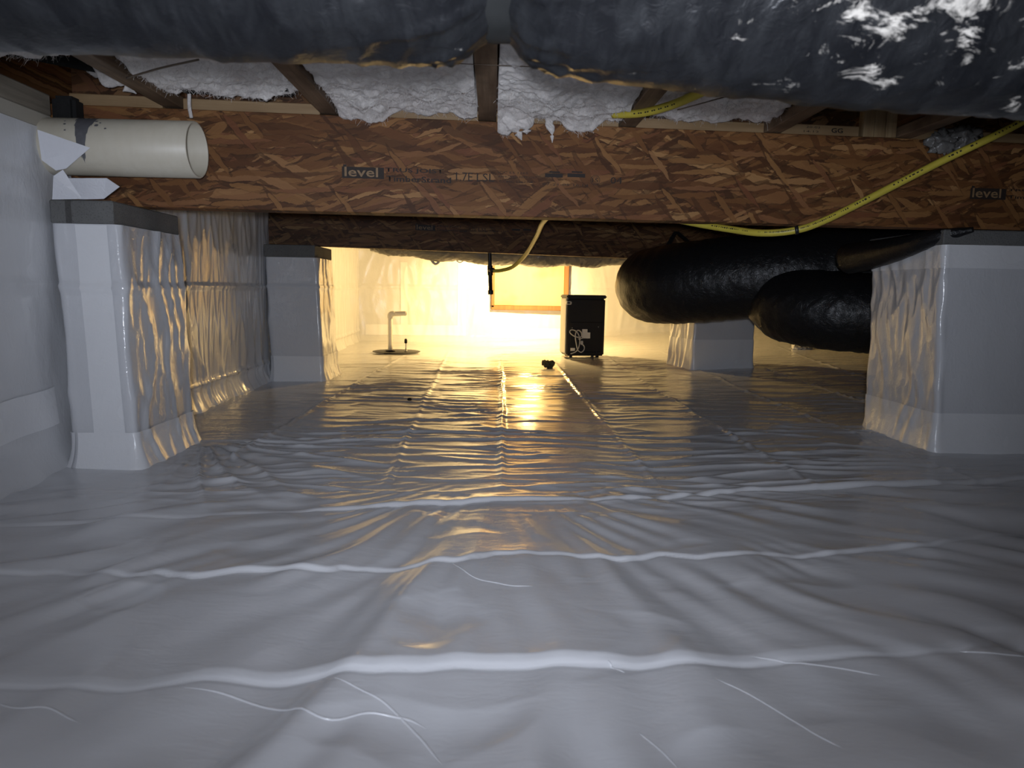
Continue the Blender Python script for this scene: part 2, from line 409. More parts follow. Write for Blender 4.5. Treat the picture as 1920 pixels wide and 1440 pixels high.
def floor_h(x, y):
    x = np.asarray(x, float); y = np.asarray(y, float)
    h = floor_base(x, y)
    # middle: long crinkles running across
    mid = sstep(1.75, 2.3, y)*(1-.55*sstep(4.5, 8, y))*sstep(-1.5, -.9, x+.0*y)
    wx = x+.10*pn(x*3, y*3, 12); wy = y+.10*pn(x*2.2, y*2.0, 13)
    c1 = ridge(wx*1.5, wy*7.5, 14)**3; c2 = ridge(wx*3.2, wy*17, 15)**2; c3 = pn(wx*7, wy*32, 16)
    am = .6+.8*pn(x*1.3, y*1.1, 17)
    h = h+mid*am*(.011*np.clip(c1, 0, 1)+.0042*np.clip(c2, 0, 1)*sstep(-.3, .3, pn(x*2, y*3, 18))+.0014*c3)
    # creases fanning from the foot of the left pier
    dx, dy = x+1.10, y-2.72; th = np.arctan2(dy, dx); r = np.hypot(dx, dy)
    h = h+.012*np.clip(ridge(th*5.5, r*.6, 20), 0, 1)**3*sstep(.05, .2, r)*(1-sstep(.55, 1.1, r))*sstep(-1.6, -1.2, th)*(1-sstep(-.1, .5, th))
    # fold lines left from the roll, half a metre apart
    for k, (fx, sl) in enumerate(FOLDX):
        c = fx+sl*(y-4)+.012*pn(y*2.2, k*3.7, 22)
        amp = .0075*(.45+.9*np.clip(pn(y*2.6, k*5.1, 23)+.5, 0, 1))*sstep(2.0, 2.35, y)*(1-sstep(5.6, 7.0, y))
        d = (x-c)/.011
        h = h+amp*np.exp(-d*d)
        h = h+amp*.8*np.exp(-((x-c)/.09)**2)*pn(x*4, y*18, 24+k)
    # cross seams
    a = .55+.8*pn(x*4, 1.7, 30)
    h = h+ridge_profile(y-SEAM_A(x), .010*np.clip(.7+.9*pn(x*1.6, 4.4, 31)+.35*np.clip(x, -1, 1), .2, 1.3), .014, .04)*sstep(-1.3, -1.0, x)
    h = h+ridge_profile(y-SEAM_B(x), .0060*np.clip(.8+1.2*pn(x*5.0, 9.4, 32), .25, 1.4), .010, .07)
    h = h+ridge_profile(y-SEAM_C(x), .0088*np.interp(x, [-.8, -.45, -.3, -.15, .05, .2, .5, .9], [.45, .4, .85, 1.2, 1.1, 1.0, .85, .5])*np.clip(.95+.9*pn(x*3.2, 2.4, 33), .5, 1.3), .022, .11)
    # sheet lifting against the left wall and the piers
    return h
xs = np.concatenate([np.arange(-1.62, 2.75, .0095), np.arange(2.75, 7.05, .06)])
ys = np.concatenate([np.arange(-2.6, .7, .08), np.arange(.7, 2.3, .0044), np.arange(2.3, 2.9, .007), np.arange(2.9, 6.0, .0095), np.arange(6.0, 9.6, .02)])
XX, YY = np.meshgrid(xs, ys)
FL = grid_mesh('floor', np.stack([XX, YY, floor_h(XX, YY)], -1), M_FLOOR)
tag(FL, 'crumpled white plastic vapour barrier sheet covering the ground', 'floor', kind='structure')
def fz(x, y): return float(floor_h(np.array([x]), np.array([y]))[0])
# thin pinched creases standing up in the sheet
def crease(px, r=.0022, n=40):
    P = [onB(*p) for p in px]; P = spline(P, n)
    Q = [Vector((p.x, p.y, fz(p.x, p.y)-r*.25)) for p in P]
    return tube('crease', Q, lambda i, th: np.full(len(th), r*min(1, .25+6*min(i, n-1-i)/n)), seg=8, mat=M_FLOOR, parent=FL, raw=True)
for px, r in [([(330, 1287), (440, 1308), (520, 1331), (600, 1345), (690, 1337), (760, 1349), (800, 1367)], .0024),
              ([(622, 1271), (690, 1300), (740, 1335), (790, 1387), (832, 1436)], .0020),
              ([(-10, 1317), (40, 1328), (95, 1329), (152, 1357)], .0018),
              ([(1138, 1244), (1152, 1252), (1172, 1262)], .0018),
              ([(1405, 1237), (1500, 1243), (1580, 1254), (1655, 1268)], .0020),
              ([(1340, 1272), (1400, 1300), (1480, 1348), (1530, 1378), (1585, 1406)], .0016),
              ([(1198, 1374), (1235, 1405), (1272, 1442)], .0014),
              ([(1795, 1221), (1860, 1225), (1930, 1233)], .0022),
              ([(845, 1053), (880, 1078), (940, 1096), (1000, 1100)], .0016)]:
    crease(px, r)

# ---- left wall, film over concrete
def xw(y): return -1.40-.020*(np.asarray(y, float)-2.2)
def wall_disp(s, z):
    h = .006*fbm(s*1.2, z*1.2, 3, 40)
    far = sstep(2.6, 2.95, s)
    h = h+far*(1-sstep(5.2, 6.5, s)*.6)*(.010*np.clip(ridge(s*5+.5*pn(s*3, z*3, 41), z*1.1, 42), 0, 1)**3+.0055*np.clip(ridge(s*13, z*2.4, 43), 0, 1)**2)
    h = h+(1-far)*(.024*pn(s*3.0-z*1.5, z*1.2+s*1.5, 44)+.010*np.clip(pn(s*4.5+z*1.8, z*1.6, 46), 0, 1))
    h = h+.008*np.exp(-((z-.595)/.010)**2)*(.5+far*.5)+.010*np.exp(-((z-.115-.01*pn(s*3, 2, 47))/.012)**2)*far
    h = h+.05*np.clip(1-z/.10, 0, 1)**2*(.6+.8*pn(s*4, 1., 45))
    return h
s_ = np.concatenate([np.arange(-2.6, 1.4, .06), np.arange(1.4, 5.6, .011), np.arange(5.6, 9.45, .025)])
z_ = np.concatenate([np.arange(-.06, 1.07, .011), [1.07]])
S, Z = np.meshgrid(s_, z_)
WL = grid_mesh('wall_left', np.stack([xw(S)+wall_disp(S, Z), S, Z], -1)[:, ::-1], M_WALL)
tag(WL, 'left foundation wall sealed in wrinkled white plastic', 'wall', kind='structure')
def wall_strip(name, y0, y1, zlo, zhi, mat, parent, out=.004, n=160, m=10):
    s = np.linspace(y0, y1, n); t = np.linspace(0, 1, m); S, T = np.meshgrid(s, t)
    Zs = zlo(S)+(zhi(S)-zlo(S))*T
    return grid_mesh(name, np.stack([xw(S)+wall_disp(S, Zs)+out, S, Zs], -1)[:, ::-1], mat, parent)
wall_strip('tape_band', .9, 2.3, lambda s: .13+.05*(s-1.9)+.006*pn(s*6, 1, 50), lambda s: .25+.05*(s-1.9)+.006*pn(s*6, 3, 51), M_TAPE, WL)
wall_strip('tape_band', 2.78, 4.62, lambda s: -.02+0*s, lambda s: .115+.006*pn(s*6, 1, 52), M_TAPE, WL, .003)
# concrete core, sill tape and sill plate on top of the wall
box('wall_core', -1.75, -1.425, -2.6, 2.40, -.1, 1.07, M_CONC, WL, .004)
box('wall_core', -1.85, -1.57, 2.40, 9.4, -.1, 1.07, M_CONC, WL, .004)
box('sill_tape', -1.70, -1.393, -2.6, 2.36, 1.07, 1.118, M_SILLT, WL, .003)
SILL = box('sill_plate', -1.70, -1.398, -2.6, 2.37, 1.119, 1.185, M_SILL, None, .004)
tag(SILL, 'weathered grey sill plate lying on the left wall top', 'sill plate')
# the film torn open around the drain pipe
def flap(name, pts, depth, parent):
    c = [Vector(p) for p in pts]; n = len(c)
    nrm = (c[1]-c[0]).cross(c[2]-c[0]).normalized()*depth
    v = c+[p+nrm for p in c]
    f = [tuple(range(n)), tuple(reversed(range(n, 2*n)))]+[(i, (i+1) % n, n+(i+1) % n, n+i) for i in range(n)]
    return pydata(name, v, [tuple(reversed(q)) for q in f], M_FLAP, parent)

# ---- far wall, behind-camera wall, right wall
def far_y(x): return 8.22+.06*(np.asarray(x, float)+1.1)
def far_disp(x, z):
    h = .012*fbm(x*1.3, z*1.5, 3, 60)+.006*np.clip(ridge(x*6, z*1.6, 61), 0, 1)**3+.004*pn(x*12, z*7, 62)
    h = h+.008*np.exp(-((z-.62)/.012)**2)+.06*np.clip(1-(z-zb(x, 8.4))/.08, 0, 1)**2
    return h
x_ = np.concatenate([np.arange(-1.6, 3.2, .016), np.arange(3.2, 7.1, .08)]); z_ = np.arange(-.08, 1.17, .018)
X_, Z_ = np.meshgrid(x_, z_)
WB = grid_mesh('wall_back', np.stack([X_, far_y(X_)-far_disp(X_, Z_), Z_], -1)[:, ::-1][:, ::-1], M_WALL)
tag(WB, 'far foundation wall in white plastic, brightly lit by the lamp', 'wall', kind='structure')
def far_strip(name, x0, x1, zlo, zhi, vertical=False):
    s = np.linspace(x0, x1, max(12, int((x1-x0)/.02))); t = np.linspace(0, 1, 40 if vertical else 8); S, T = np.meshgrid(s, t)
    Zs = zlo+(zhi-zlo)*T
    return grid_mesh(name, np.stack([S, far_y(S)-far_disp(S, Zs)-.004, Zs], -1), M_TAPE, WB)
far_strip('tape_band', -1.45, -.30, .07, .19); far_strip('tape_band', .0, 1.1, .05, .17)
far_strip('tape_band', -.40, -.30, .18, 1.0, True); far_strip('tape_band', -1.05, -.97, .19, .9, True)
x_ = np.arange(-2.6, 9.5, .12); X_, Z_ = np.meshgrid(x_, np.arange(-.1, 1.2, .1))
WR = grid_mesh('wall_right', np.stack([np.full_like(X_, 6.9)-.02*pn(X_*2, Z_*2, 70), X_, Z_], -1), M_WALL)
tag(WR, 'far right foundation wall in white plastic', 'wall', kind='structure')
x_ = np.arange(-1.7, 7.1, .12); X_, Z_ = np.meshgrid(x_, np.arange(-.1, 1.2, .1))
WN = grid_mesh('wall_front', np.stack([X_, np.full_like(X_, -2.45)+.02*pn(X_*2, Z_*2, 71), Z_], -1)[:, ::-1], M_WALL)
tag(WN, 'white plastic covered wall behind the viewer', 'wall', kind='structure')
CE = box('ceiling', -1.85, 7.05, -2.6, 9.4, 1.50, 1.53, M_SUB, None, 0)
tag(CE, 'strand board subfloor above the joists', 'ceiling', kind='structure')
for nm, a in (('trim_1', (-1.85, -1.70, -2.6, 9.4, 1.07, 1.50)), ('trim_2', (-1.70, 7.05, 8.9, 9.0, 1.1, 1.50)), ('trim_3', (7.0, 7.05, -2.6, 8.9, 1.1, 1.50)), ('trim_4', (-1.70, 7.0, -2.6, -2.5, 1.1, 1.50))):
    tag(box(nm, *a, M_OSBW, None, 0), 'strand board rim joist closing the floor frame', 'rim joist', kind='structure')

# ================================================================== BEAMS
def beam(name, x0, y0, z0, x1, y1, z1, h, th, mat, label):
    d = Vector((x1-x0, y1-y0, z1-z0)); L = d.length
    b = empty(name, (x0, y0, z0)); rz = math.atan2(d.y, d.x); ry = -math.asin(d.z/L)
    b.rotation_euler = (0, ry, rz)
    for k in range(2): box('ply', 0, L, k*th, (k+1)*th-.0006, 0, h, mat, b, .002)
    tag(b, label, 'beam')
    bpy.context.view_layer.update()
    Mi = b.matrix_world.inverted()
    def loc(px, py):                # photo point -> beam face coordinates
        o = Mi @ Vector((0, 0, CAMH)); dd = Mi.to_3x3() @ ray(px, py); t = -o.y/dd.y; p = o+dd*t; return p.x, p.z
    return b, loc
B1, b1 = beam('beam', -1.52, 2.455, .858, 6.9, 3.09, .870, .322, .045, M_OSB1, 'near strand lumber beam spanning from the pipe stub to the right pier')
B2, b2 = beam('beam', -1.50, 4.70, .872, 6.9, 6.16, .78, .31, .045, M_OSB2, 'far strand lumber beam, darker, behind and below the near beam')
def st(par, locf, s, a, b, mat=M_INK, bold=.0, name='stamp', y=-.0006):
    (xa, za), (xb, zb_) = locf(*a), locf(*b)
    return text_mesh(name, s, min(xa, xb), max(xa, xb), min(za, zb_), max(za, zb_), mat, par, y, bold)
def st_rect(par, locf, a, b, mat=M_INK, name='stamp', y=-.0006):
    (xa, za), (xb, zb_) = locf(*a), locf(*b); x0, x1, z0, z1 = min(xa, xb), max(xa, xb), min(za, zb_), max(za, zb_)
    return pydata(name, [(x0, y, z0), (x1, y, z0), (x1, y, z1), (x0, y, z1)], [(0, 1, 2, 3)], mat, par)
def st_ring(par, locf, c, r, mat=M_INK, w=.0016):
    cx, cz = locf(*c); rx = locf(c[0]+r, c[1])[0]-cx; v = []; f = []; n = 24
    for k in range(n):
        a = 2*math.pi*k/n
        for q in (rx, rx-w): v.append((cx+q*math.cos(a), -.0006, cz+q*math.sin(a)))
    for k in range(n): j = (k+1) % n; f.append((2*k, 2*j, 2*j+1, 2*k+1))
    return pydata('stamp', v, f, mat, par)
M_KNOCK = simple('bare_strand', (.25, .155, .075), .6, var=.4, scale=60)
def logo(par, f, x0, y0, x1, y1, knock=M_KNOCK, ink=M_INKF):
    bx = st_rect(par, f, (x0, y0), (x1, y1), ink); par = bx
    w = x1-x0; h = y1-y0
    st_rect(par, f, (x0+w*.03, y0-h*.16), (x0+w*.11, y0+h*.02), ink)
    st(par, f, 'level', (x0+w*.06, y0+h*.02), (x0+w*.86, y0+h*.86), knock, .012, y=-.0010)
logo(B1, b1, 641, 312, 720, 336)
st(B1, b1, 'TRUS JOIST', (722, 314), (832, 328), M_INKF, .02)
st(B1, b1, 'TimberStrand', (724, 329), (846, 344), M_INKF, .02)
st(B1, b1, '1.7E', (855, 323), (886, 340), M_INKF); st(B1, b1, 'LSL', (894, 325), (927, 341), M_INKF)
st(B1, b1, 'ICC ES 1265', (934, 321), (990, 327), M_INKF); st(B1, b1, 'APPROVED REPT 1387', (934, 329), (1006, 335), M_INKF); st(B1, b1, 'CCMC 12627-R', (936, 338), (1000, 344), M_INKF)
for k in (0, 1):
    st_rect(B1, b1, (1022+42*k, 325), (1055+42*k, 333), M_INKF); st_rect(B1, b1, (1030+42*k, 321), (1050+42*k, 324.5), M_INKF)
st(B1, b1, '07-21-05 16:14', (1017, 343), (1103, 350), M_INKF); st_ring(B1, b1, (1116, 338), 9, M_INKF); st_ring(B1, b1, (1116, 338), 6.5, M_INKF, .001)
st(B1, b1, '15', (1111, 334), (1121, 342), M_INKF); st(B1, b1, '04', (1145, 332), (1166, 345), M_INKF)
logo(B1, b1, 1820, 352, 1885, 375); st(B1, b1, 'TRUS JOIST', (1890, 354), (1995, 363), M_INKF, .02); st(B1, b1, 'TimberStrand', (1890, 366), (2000, 376), M_INKF, .02)
M_KN2 = simple('bare_strand_far', (.15, .09, .04), .6, var=.4, scale=60)
logo(B2, b2, 779, 421, 816, 433, M_KN2, M_INK)
st(B2, b2, 'TRUS JOIST', (818, 422), (866, 428), M_INK, .02); st(B2, b2, 'TimberStrand', (818, 429), (875, 435), M_INK, .02)
st(B2, b2, '1.7E', (880, 427), (893, 433), M_INK); st(B2, b2, 'LSL', (897, 427), (914, 435), M_INK); st(B2, b2, 'ICC ES 1265', (918, 426), (940, 430), M_INK); st(B2, b2, 'REPT 1387', (918, 432), (954, 436), M_INK)
for k in (0, 1): st_rect(B2, b2, (960+21*k, 429), (975+21*k, 433), M_INK)
st(B2, b2, '16:14', (1000, 430), (1013, 437), M_INK); st(B2, b2, '04', (1020, 432), (1030, 437), M_INK)
def bface(x):  return 2.455+(x+1.52)*(3.09-2.455)/8.42      # y of the near beam's face
def btop(x): return .858+.322+(x+1.52)*.012/8.42

# ================================================================== JOISTS (I-joists running away from the viewer) and blocking
JX = [-1.075, -.565, -.025, .475, 1.015, 1.52, 2.05, 2.57, 3.1, 3.62, 4.15]
names = ['leftmost floor joist, above the pipe stub', 'second floor joist from the left, between two wool batts', 'floor joist directly behind the duct strap', 'floor joist crossed by the yellow gas line above the beam', 'floor joist next to the stamped pine strip', 'floor joist beside the pale end block', 'floor joist right of the pale end block']
for k, x in enumerate(JX):
    j = empty('floor_joist', (x, -2.4, 1.187))
    box('bottom_flange', -.030, .030, 0, 11.2, 0, .038, M_JOIST, j, .002)
    box('web', -.005, .005, 0, 11.2, .038, .275, M_OSBW, j, 0)
    box('top_flange', -.030, .030, 0, 11.2, .275, .312, M_JOIST, j, .002)
    tag(j, names[k] if k < len(names) else 'floor joist hidden behind the sagging duct at right', 'joist', 'floor joists')
# blocking on the near beam between joists
def blocking(x0, x1, label, dy=.0, mat=M_STRIP):
    b = empty('blocking', (x0, bface((x0+x1)/2)+dy, btop((x0+x1)/2)+.0005))
    b.rotation_euler = (0, 0, math.atan2(.635, 8.42))
    L = (x1-x0)
    box('flange', 0, L, 0, .06, 0, .038, mat, b, .002)
    box('web', 0, L, .025, .035, .038, .305, M_OSBW, b, 0)
    tag(b, label, 'blocking', 'blocking on the near beam'); return b
blocking(-1.40, -1.106, 'blocking between the left wall and the leftmost joist')
blocking(-1.044, -.596, 'blocking under the ragged wool batt above the pipe')
blocking(-.534, -.056, 'blocking behind the widest wool batt')
blocking(.006, .444, 'blocking behind the drooping wool tufts')
BK = blocking(.506, .984, 'blocking behind the yellow gas line')
BG = blocking(1.046, 1.345, 'blocking with inked letters beside the pale end block')
blocking(1.55, 2.02, 'blocking right of the pale end block'); blocking(2.08, 2.54, 'blocking over the right pier')
bpy.context.view_layer.update()
def face_of(o):
    Mi = o.matrix_world.inverted()
    def loc(px, py):
        oo = Mi @ Vector((0, 0, CAMH)); dd = Mi.to_3x3() @ ray(px, py); t = -oo.y/dd.y; p = oo+dd*t; return p.x, p.z
    return loc
st(BG, face_of(BG), 'GG', (1559, 240), (1580, 250), M_INK, .02); st(BG, face_of(BG), '20-02', (1512, 236), (1538, 241), M_INKF); st(BG, face_of(BG), '14:12', (1507, 244), (1535, 249), M_INKF)
EB = empty('squash_block', (1.42, bface(1.42)+.001, btop(1.42)+.001))
for k in range(3):
    box('board', -.062+.042*k, -.022+.042*k, 0, .038, 0, .30, M_BLOCK, EB, .0015)
tag(EB, 'pale pine end block of three upright boards on the near beam', 'wood block')
# ---- black piece put in for the dark gap at the left wall end
tag(box('gap_piece', -1.41, -1.335, 2.385, 2.45, 1.09, 1.19, M_BLACK, None, .012, 2), 'black foam piece standing in for the dark beam pocket at the end of the sill', 'gap')

# ================================================================== INSULATION BATTS
def batt(x0, x1, y0, y1, zlow, sag, droop, seed, label, droopx=.5):
    nu, nv = int((x1-x0)/.0045), int((y1-y0)/.006)
    nf = 26
    u = np.linspace(0, 1, nu); X = x0+(x1-x0)*u
    rows = []
    for v in range(nv+nf):
        if v < nv: y = y0+(y1-y0)*v/nv; z = zlow
        else:
            t = (v-nv+1)/nf; y = y1+.018*math.sin(t*math.pi)*1.0; z = zlow+.20*t
        t_end = max(0, 1-(y1-y)/.10) if v < nv else 1
        wob = fbm(X*9+seed, np.full(nu, y*9.0+z*9), 4, seed); wob2 = fbm(X*30, np.full(nu, y*30.0+z*30), 3, seed+3)
        lump = pn(X*5, np.full(nu, y*4+z*3), seed+7)
        prof = np.sin(np.clip(u, 0, 1)*math.pi)**.45
        zz = z-prof*sag*(.6+.9*lump)-.026*wob-.008*wob2
        yy = np.full(nu, y)-.024*wob*(v >= nv)-.006*wob2*(v >= nv)
        if droop: zz = zz-droop*t_end*(1 if v < nv else max(0, 1-(v-nv+1)/9))*np.clip(.4+1.6*pn(X*7, np.full(nu, 1.5), seed+9), 0, 1.3)
        yy = yy+(.014*pn(X*11, np.full(nu, 3.3), seed+11) if v >= nv-12 else 0)
        rows.append(np.stack([X, yy, zz], -1))
    rows = np.array(rows); o = grid_mesh('insulation_batt', rows, M_WOOL)
    rg = np.random.RandomState(seed); nf_ = 2600; vv = []; ff = []
    i0 = int(nv*.72); ii = rg.randint(i0, rows.shape[0]-10, nf_); jj = rg.randint(0, nu, nf_)
    for a, b in zip(ii, jj):
        p = rows[a, b]; dr = rg.randn(3)*.6+np.array([0, -.55, -.55]); dr /= np.linalg.norm(dr); L = rg.uniform(.006, .022); sd = np.cross(dr, rg.randn(3)); sd = sd/np.linalg.norm(sd)*.00035; c = rg.randn(3)*.25*L
        k0 = len(vv)
        for t in (0, .5, 1): q = p+dr*L*t+c*(t*t); vv += [q-sd, q+sd]
        ff += [(k0, k0+1, k0+3, k0+2), (k0+2, k0+3, k0+5, k0+4)]
    tag(pydata('stray_fibres', vv, ff, M_WOOL, o), kind='stuff')
    return tag(o, label, 'insulation', 'fibreglass batts between the joists')
def tuft(par, pts, r, seed, label=None):
    path = spline(pts, 26); n = len(path)
    def rf(i, th):
        t = i/(n-1); b = r*(math.sin(min(1, t*1.15+.12)*math.pi)**.6 if t < .78 else max(.06, (1-t)*3.2*.75))
        return b*(1+.55*fbm(np.cos(th)*1.5+seed, np.full(len(th), t*7.0)+np.sin(th)*1.5, 4, seed))
    return tube('tuft', path, rf, seg=40, mat=M_WOOL, parent=par, raw=True)
batt(-1.036, -.60, 1.2, 2.37, 1.212, .03, .0, 3, 'ragged wool batt above the end of the pipe stub')
BT2 = batt(-.53, -.06, 1.2, bface(-.3)-.012, 1.205, .022, .035, 5, 'widest white wool batt, left of the joist behind the strap')
BT3 = batt(.01, .44, 1.2, bface(.2)-.014, 1.198, .022, .05, 8, 'white wool batt with hanging tufts right of the middle joist')
batt(.51, .98, 1.2, bface(.7)-.020, 1.225, .022, .0, 12, 'wool batt behind the yellow gas line')
batt(1.05, 1.33, 1.2, 2.30, 1.27, .02, .0, 14, 'small grey wool batt left of the pale end block')
batt(-1.60, -1.11, 1.2, 2.0, 1.205, .03, .0, 16, 'wool batt in the top left corner above the sill')
yb = bface(.1)
tuft(BT3, [(.035, yb-.012, 1.215), (.045, yb-.030, 1.185), (.075, yb-.028, 1.155), (.095, yb-.018, 1.120)], .030, 5)
tuft(BT3, [(.09, yb-.010, 1.215), (.10, yb-.030, 1.19), (.11, yb-.030, 1.16), (.112, yb-.02, 1.14)], .034, 6)
tuft(BT3, [(.185, yb-.008, 1.205), (.19, yb-.022, 1.175), (.20, yb-.018, 1.15), (.202, yb-.012, 1.115)], .013, 9)
tg = empty('wool_tuft', (-1.19, 2.36, 1.26)); tuft(tg, [(-.06, -.05, .03), (-.02, -.01, -.005), (.02, .0, -.03), (.05, .03, -.06)], .035, 21)
tag(tg, 'loose wool tuft hanging beside the leftmost joist', 'insulation')
tg = empty('wool_strand', (-.975, 2.42, 1.2)); tube('strand', [(0, -.02, .03), (-.005, -.015, 0), (-.012, .0, -.03), (-.012, .012, -.06)], .006, 20, 8, M_WOOL, tg)
tag(tg, 'thin wool strand dangling over the near beam top', 'insulation')
bp = pydata('paper_facing', [(-1.62, 1.9, 1.225), (-1.13, 2.42, 1.245), (-1.12, 2.44, 1.275), (-1.62, 2.1, 1.27), (-1.62, 1.9, 1.237), (-1.13, 2.42, 1.257), (-1.12, 2.44, 1.287), (-1.62, 2.1, 1.282)], [(0, 3, 2, 1), (4, 5, 6, 7), (0, 1, 5, 4), (1, 2, 6, 5), (2, 3, 7, 6), (3, 0, 4, 7)], M_BLACK)
tag(bp, 'black torn batt facing in the top left corner', 'facing')
bp = box('foam_strip', -.99, -.64, 2.33, 2.40, 1.205, 1.222, M_BLACK, None, .006, 2)
tag(bp, 'black facing edge under the ragged wool batt', 'facing')

# ---- thin support wires
def wire(pts, label, r=.0018): return tag(tube('support_wire', pts, r, 24, 6, M_WIRE), label, 'wire', 'insulation support wires')
wire([atY(238, 146, 2.1), atY(300, 128, 2.0), atY(372, 112, 1.9)], 'rusty support wire sprung across the leftmost joist', .003)
wire([atY(590, 117, 1.9), atY(760, 116, 1.93), atY(900, 121, 1.95), atY(1015, 126, 1.95)], 'thin support wire running level under the middle batts', .0012)
wire([atY(1270, 206, 2.35), atY(1330, 190, 2.3), atY(1400, 171, 2.2)], 'support wire beside the yellow gas line', .002)

# ================================================================== PIERS
def perimeter(x0, x1, y0, y1, r=.02, step=.012):
    pts = []
    def edge(a, b):
        n = max(2, int(math.dist(a, b)/step))
        for k in range(n): pts.append((a[0]+(b[0]-a[0])*k/n, a[1]+(b[1]-a[1])*k/n))
    def arc(cx, cy, a0):
        for k in range(4):
            a = a0+math.pi/2*k/4; pts.append((cx+r*math.cos(a), cy+r*math.sin(a)))
    edge((x0+r, y0), (x1-r, y0)); arc(x1-r, y0+r, -math.pi/2)
    edge((x1, y0+r), (x1, y1-r)); arc(x1-r, y1-r, 0)
    edge((x1-r, y1), (x0+r, y1)); arc(x0+r, y1-r, math.pi/2)
    edge((x0, y1-r), (x0, y0+r)); arc(x0+r, y0+r, math.pi)
    return np.array(pts)
def wrap(name, x0, x1, y0, y1, z0, z1, disp, mat, parent, flare=.0, lean=(0, 0), off=0, sel=None, dz=.012, zfun=None):
    P = perimeter(x0, x1, y0, y1); n = len(P)
    nx = np.roll(P, -1, 0)-np.roll(P, 1, 0); nrm = np.stack([nx[:, 1], -nx[:, 0]], -1); nrm /= np.linalg.norm(nrm, axis=1)[:, None]
    s = np.concatenate([[0], np.cumsum(np.linalg.norm(np.diff(P, axis=0), axis=1))])
    closed = sel is None
    if sel is not None: k = sel(P, nrm); P = P[k]; nrm = nrm[k]; s = s[k]; n = len(P)
    zz = np.linspace(0, 1, max(3, int((z1-z0)/dz)))
    out = np.zeros((len(zz), n, 3))
    for i, t in enumerate(zz):
        z = z0+(z1-z0)*t
        zr = np.full(n, z) if zfun is None else zfun(s, t)
        d = disp(s, zr, P, nrm)+off+flare*np.clip(1-zr/.12, 0, 1)**2
        out[i, :, 0] = P[:, 0]+nrm[:, 0]*d+lean[0]*(1-zr/.85); out[i, :, 1] = P[:, 1]+nrm[:, 1]*d+lean[1]*(1-zr/.85); out[i, :, 2] = zr
    return grid_mesh(name, out, mat, parent, True, closed)
def disp_pier(seed, crumple=1.0, seam=None):
    def f(s, z, P, nrm):
        side = np.abs(nrm[:, 0])
        h = .006*fbm(s*2.2, z*1.6, 3, seed)
        h = h+side*crumple*(.009*np.clip(ridge(s*7+.6*pn(s*4, z*4, seed+1), z*1.7, seed+2), 0, 1)**3+.004*np.clip(ridge(s*17, z*4.5, seed+3), 0, 1)**2)
        h = h+(1-side)*.006*pn(s*4-z*2, z*3+s, seed+4)
        if seam: h = h+.007*np.exp(-((z-seam)/.007)**2)
        return h
    return f
# left pier against the wall
PL = empty('foundation_pier', (-1.28, 2.52, 0))
def local(o): return Vector(o.location)
class Off:                         # build in world coordinates under an empty that stands elsewhere
    def __init__(s, e): s.e = e
    def __call__(s, o): o.location = -Vector(s.e.location); return o
w = Off(PL); dl = disp_pier(80, 1.15, .585)
w(wrap('liner_wrap', -1.385, -1.185, 2.315, 2.765, -.02, .785, dl, M_WRAP, PL, .03, (.035, -.015)))
fr = lambda P, n: n[:, 1] < -.7
w(wrap('tape_strip', -1.385, -1.185, 2.315, 2.765, .03, .782, dl, M_TAPE, PL, .03, (.035, -.015), .004, lambda P, n: (n[:, 1] < -.7) & (P[:, 0] > -1.325) & (P[:, 0] < -1.215)))
bandsel = lambda P, n: (n[:, 1] < -.3) | (n[:, 0] > .3)
w(wrap('tape_band', -1.385, -1.185, 2.315, 2.765, -.015, .12, dl, M_TAPE, PL, .03, (.035, -.015), .0055, bandsel))
CB = w(box('cap_block', -1.385, -1.190, 2.305, 2.775, .785, .857, M_CONC, PL, .004)); CB['label'] = 'grey concrete cap block'; box('mortar_joint', -1.335, -1.318, 2.3035, 2.31, .786, .856, M_CONC2, CB, 0)
tag(PL, 'wrapped foundation pier with grey cap under the pipe stub at left', 'pier')
# second pier on the left wall under the far beam
P2 = empty('foundation_pier', (-1.25, 4.8, 0)); w = Off(P2); d2 = disp_pier(90, .8, .60)
w(wrap('liner_wrap', -1.44, -1.115, 4.58, 5.03, -.02, .785, d2, M_WRAP, P2, .02, (.03, 0)))
w(wrap('tape_band', -1.44, -1.115, 4.58, 5.03, -.015, .16, d2, M_TAPE, P2, .02, (.03, 0), .004, bandsel))
w(box('cap_block', -1.44, -1.12, 4.57, 5.04, .786, .862, M_CONC, P2, .004))
tag(P2, 'slim wrapped pier with dark cap under the left end of the far beam', 'pier')
# right pier
PR = empty('foundation_pier', (2.05, 2.95, 0)); w = Off(PR); dr = disp_pier(100, 1.0)
w(wrap('liner_wrap', 1.715, 2.36, 2.70, 3.22, -.02, .80, dr, M_WRAP, PR, .02, (.03, -.02)))
w(wrap('tape_band', 1.715, 2.36, 2.70, 3.22, .715, .803, dr, M_TAPE, PR, 0, (.03, -.02), .004))
w(wrap('tape_band', 1.715, 2.36, 2.70, 3.22, -.015, .155, dr, M_TAPE, PR, .02, (.03, -.02), .004))
w(box('cap_block', 1.705, 2.37, 2.69, 3.23, .802, .858, M_CONC, PR, .004))
tag(PR, 'big wrapped pier with pale tape bands at the right edge', 'pier')
# middle right pier under the far beam
q = onF(1298, 694)
PC = empty('foundation_pier', (q.x, q.y, q.z), math.radians(12)); dc = disp_pier(110, .7)
wrap('liner_wrap', 0, .52, 0, .42, -.03, .80, dc, M_WRAP, PC, .015)
wrap('tape_band', 0, .52, 0, .42, -.03, .235, dc, M_TAPE, PC, .015, (0, 0), .004)
tag(PC, 'wrapped pier standing half behind the black duct', 'pier')

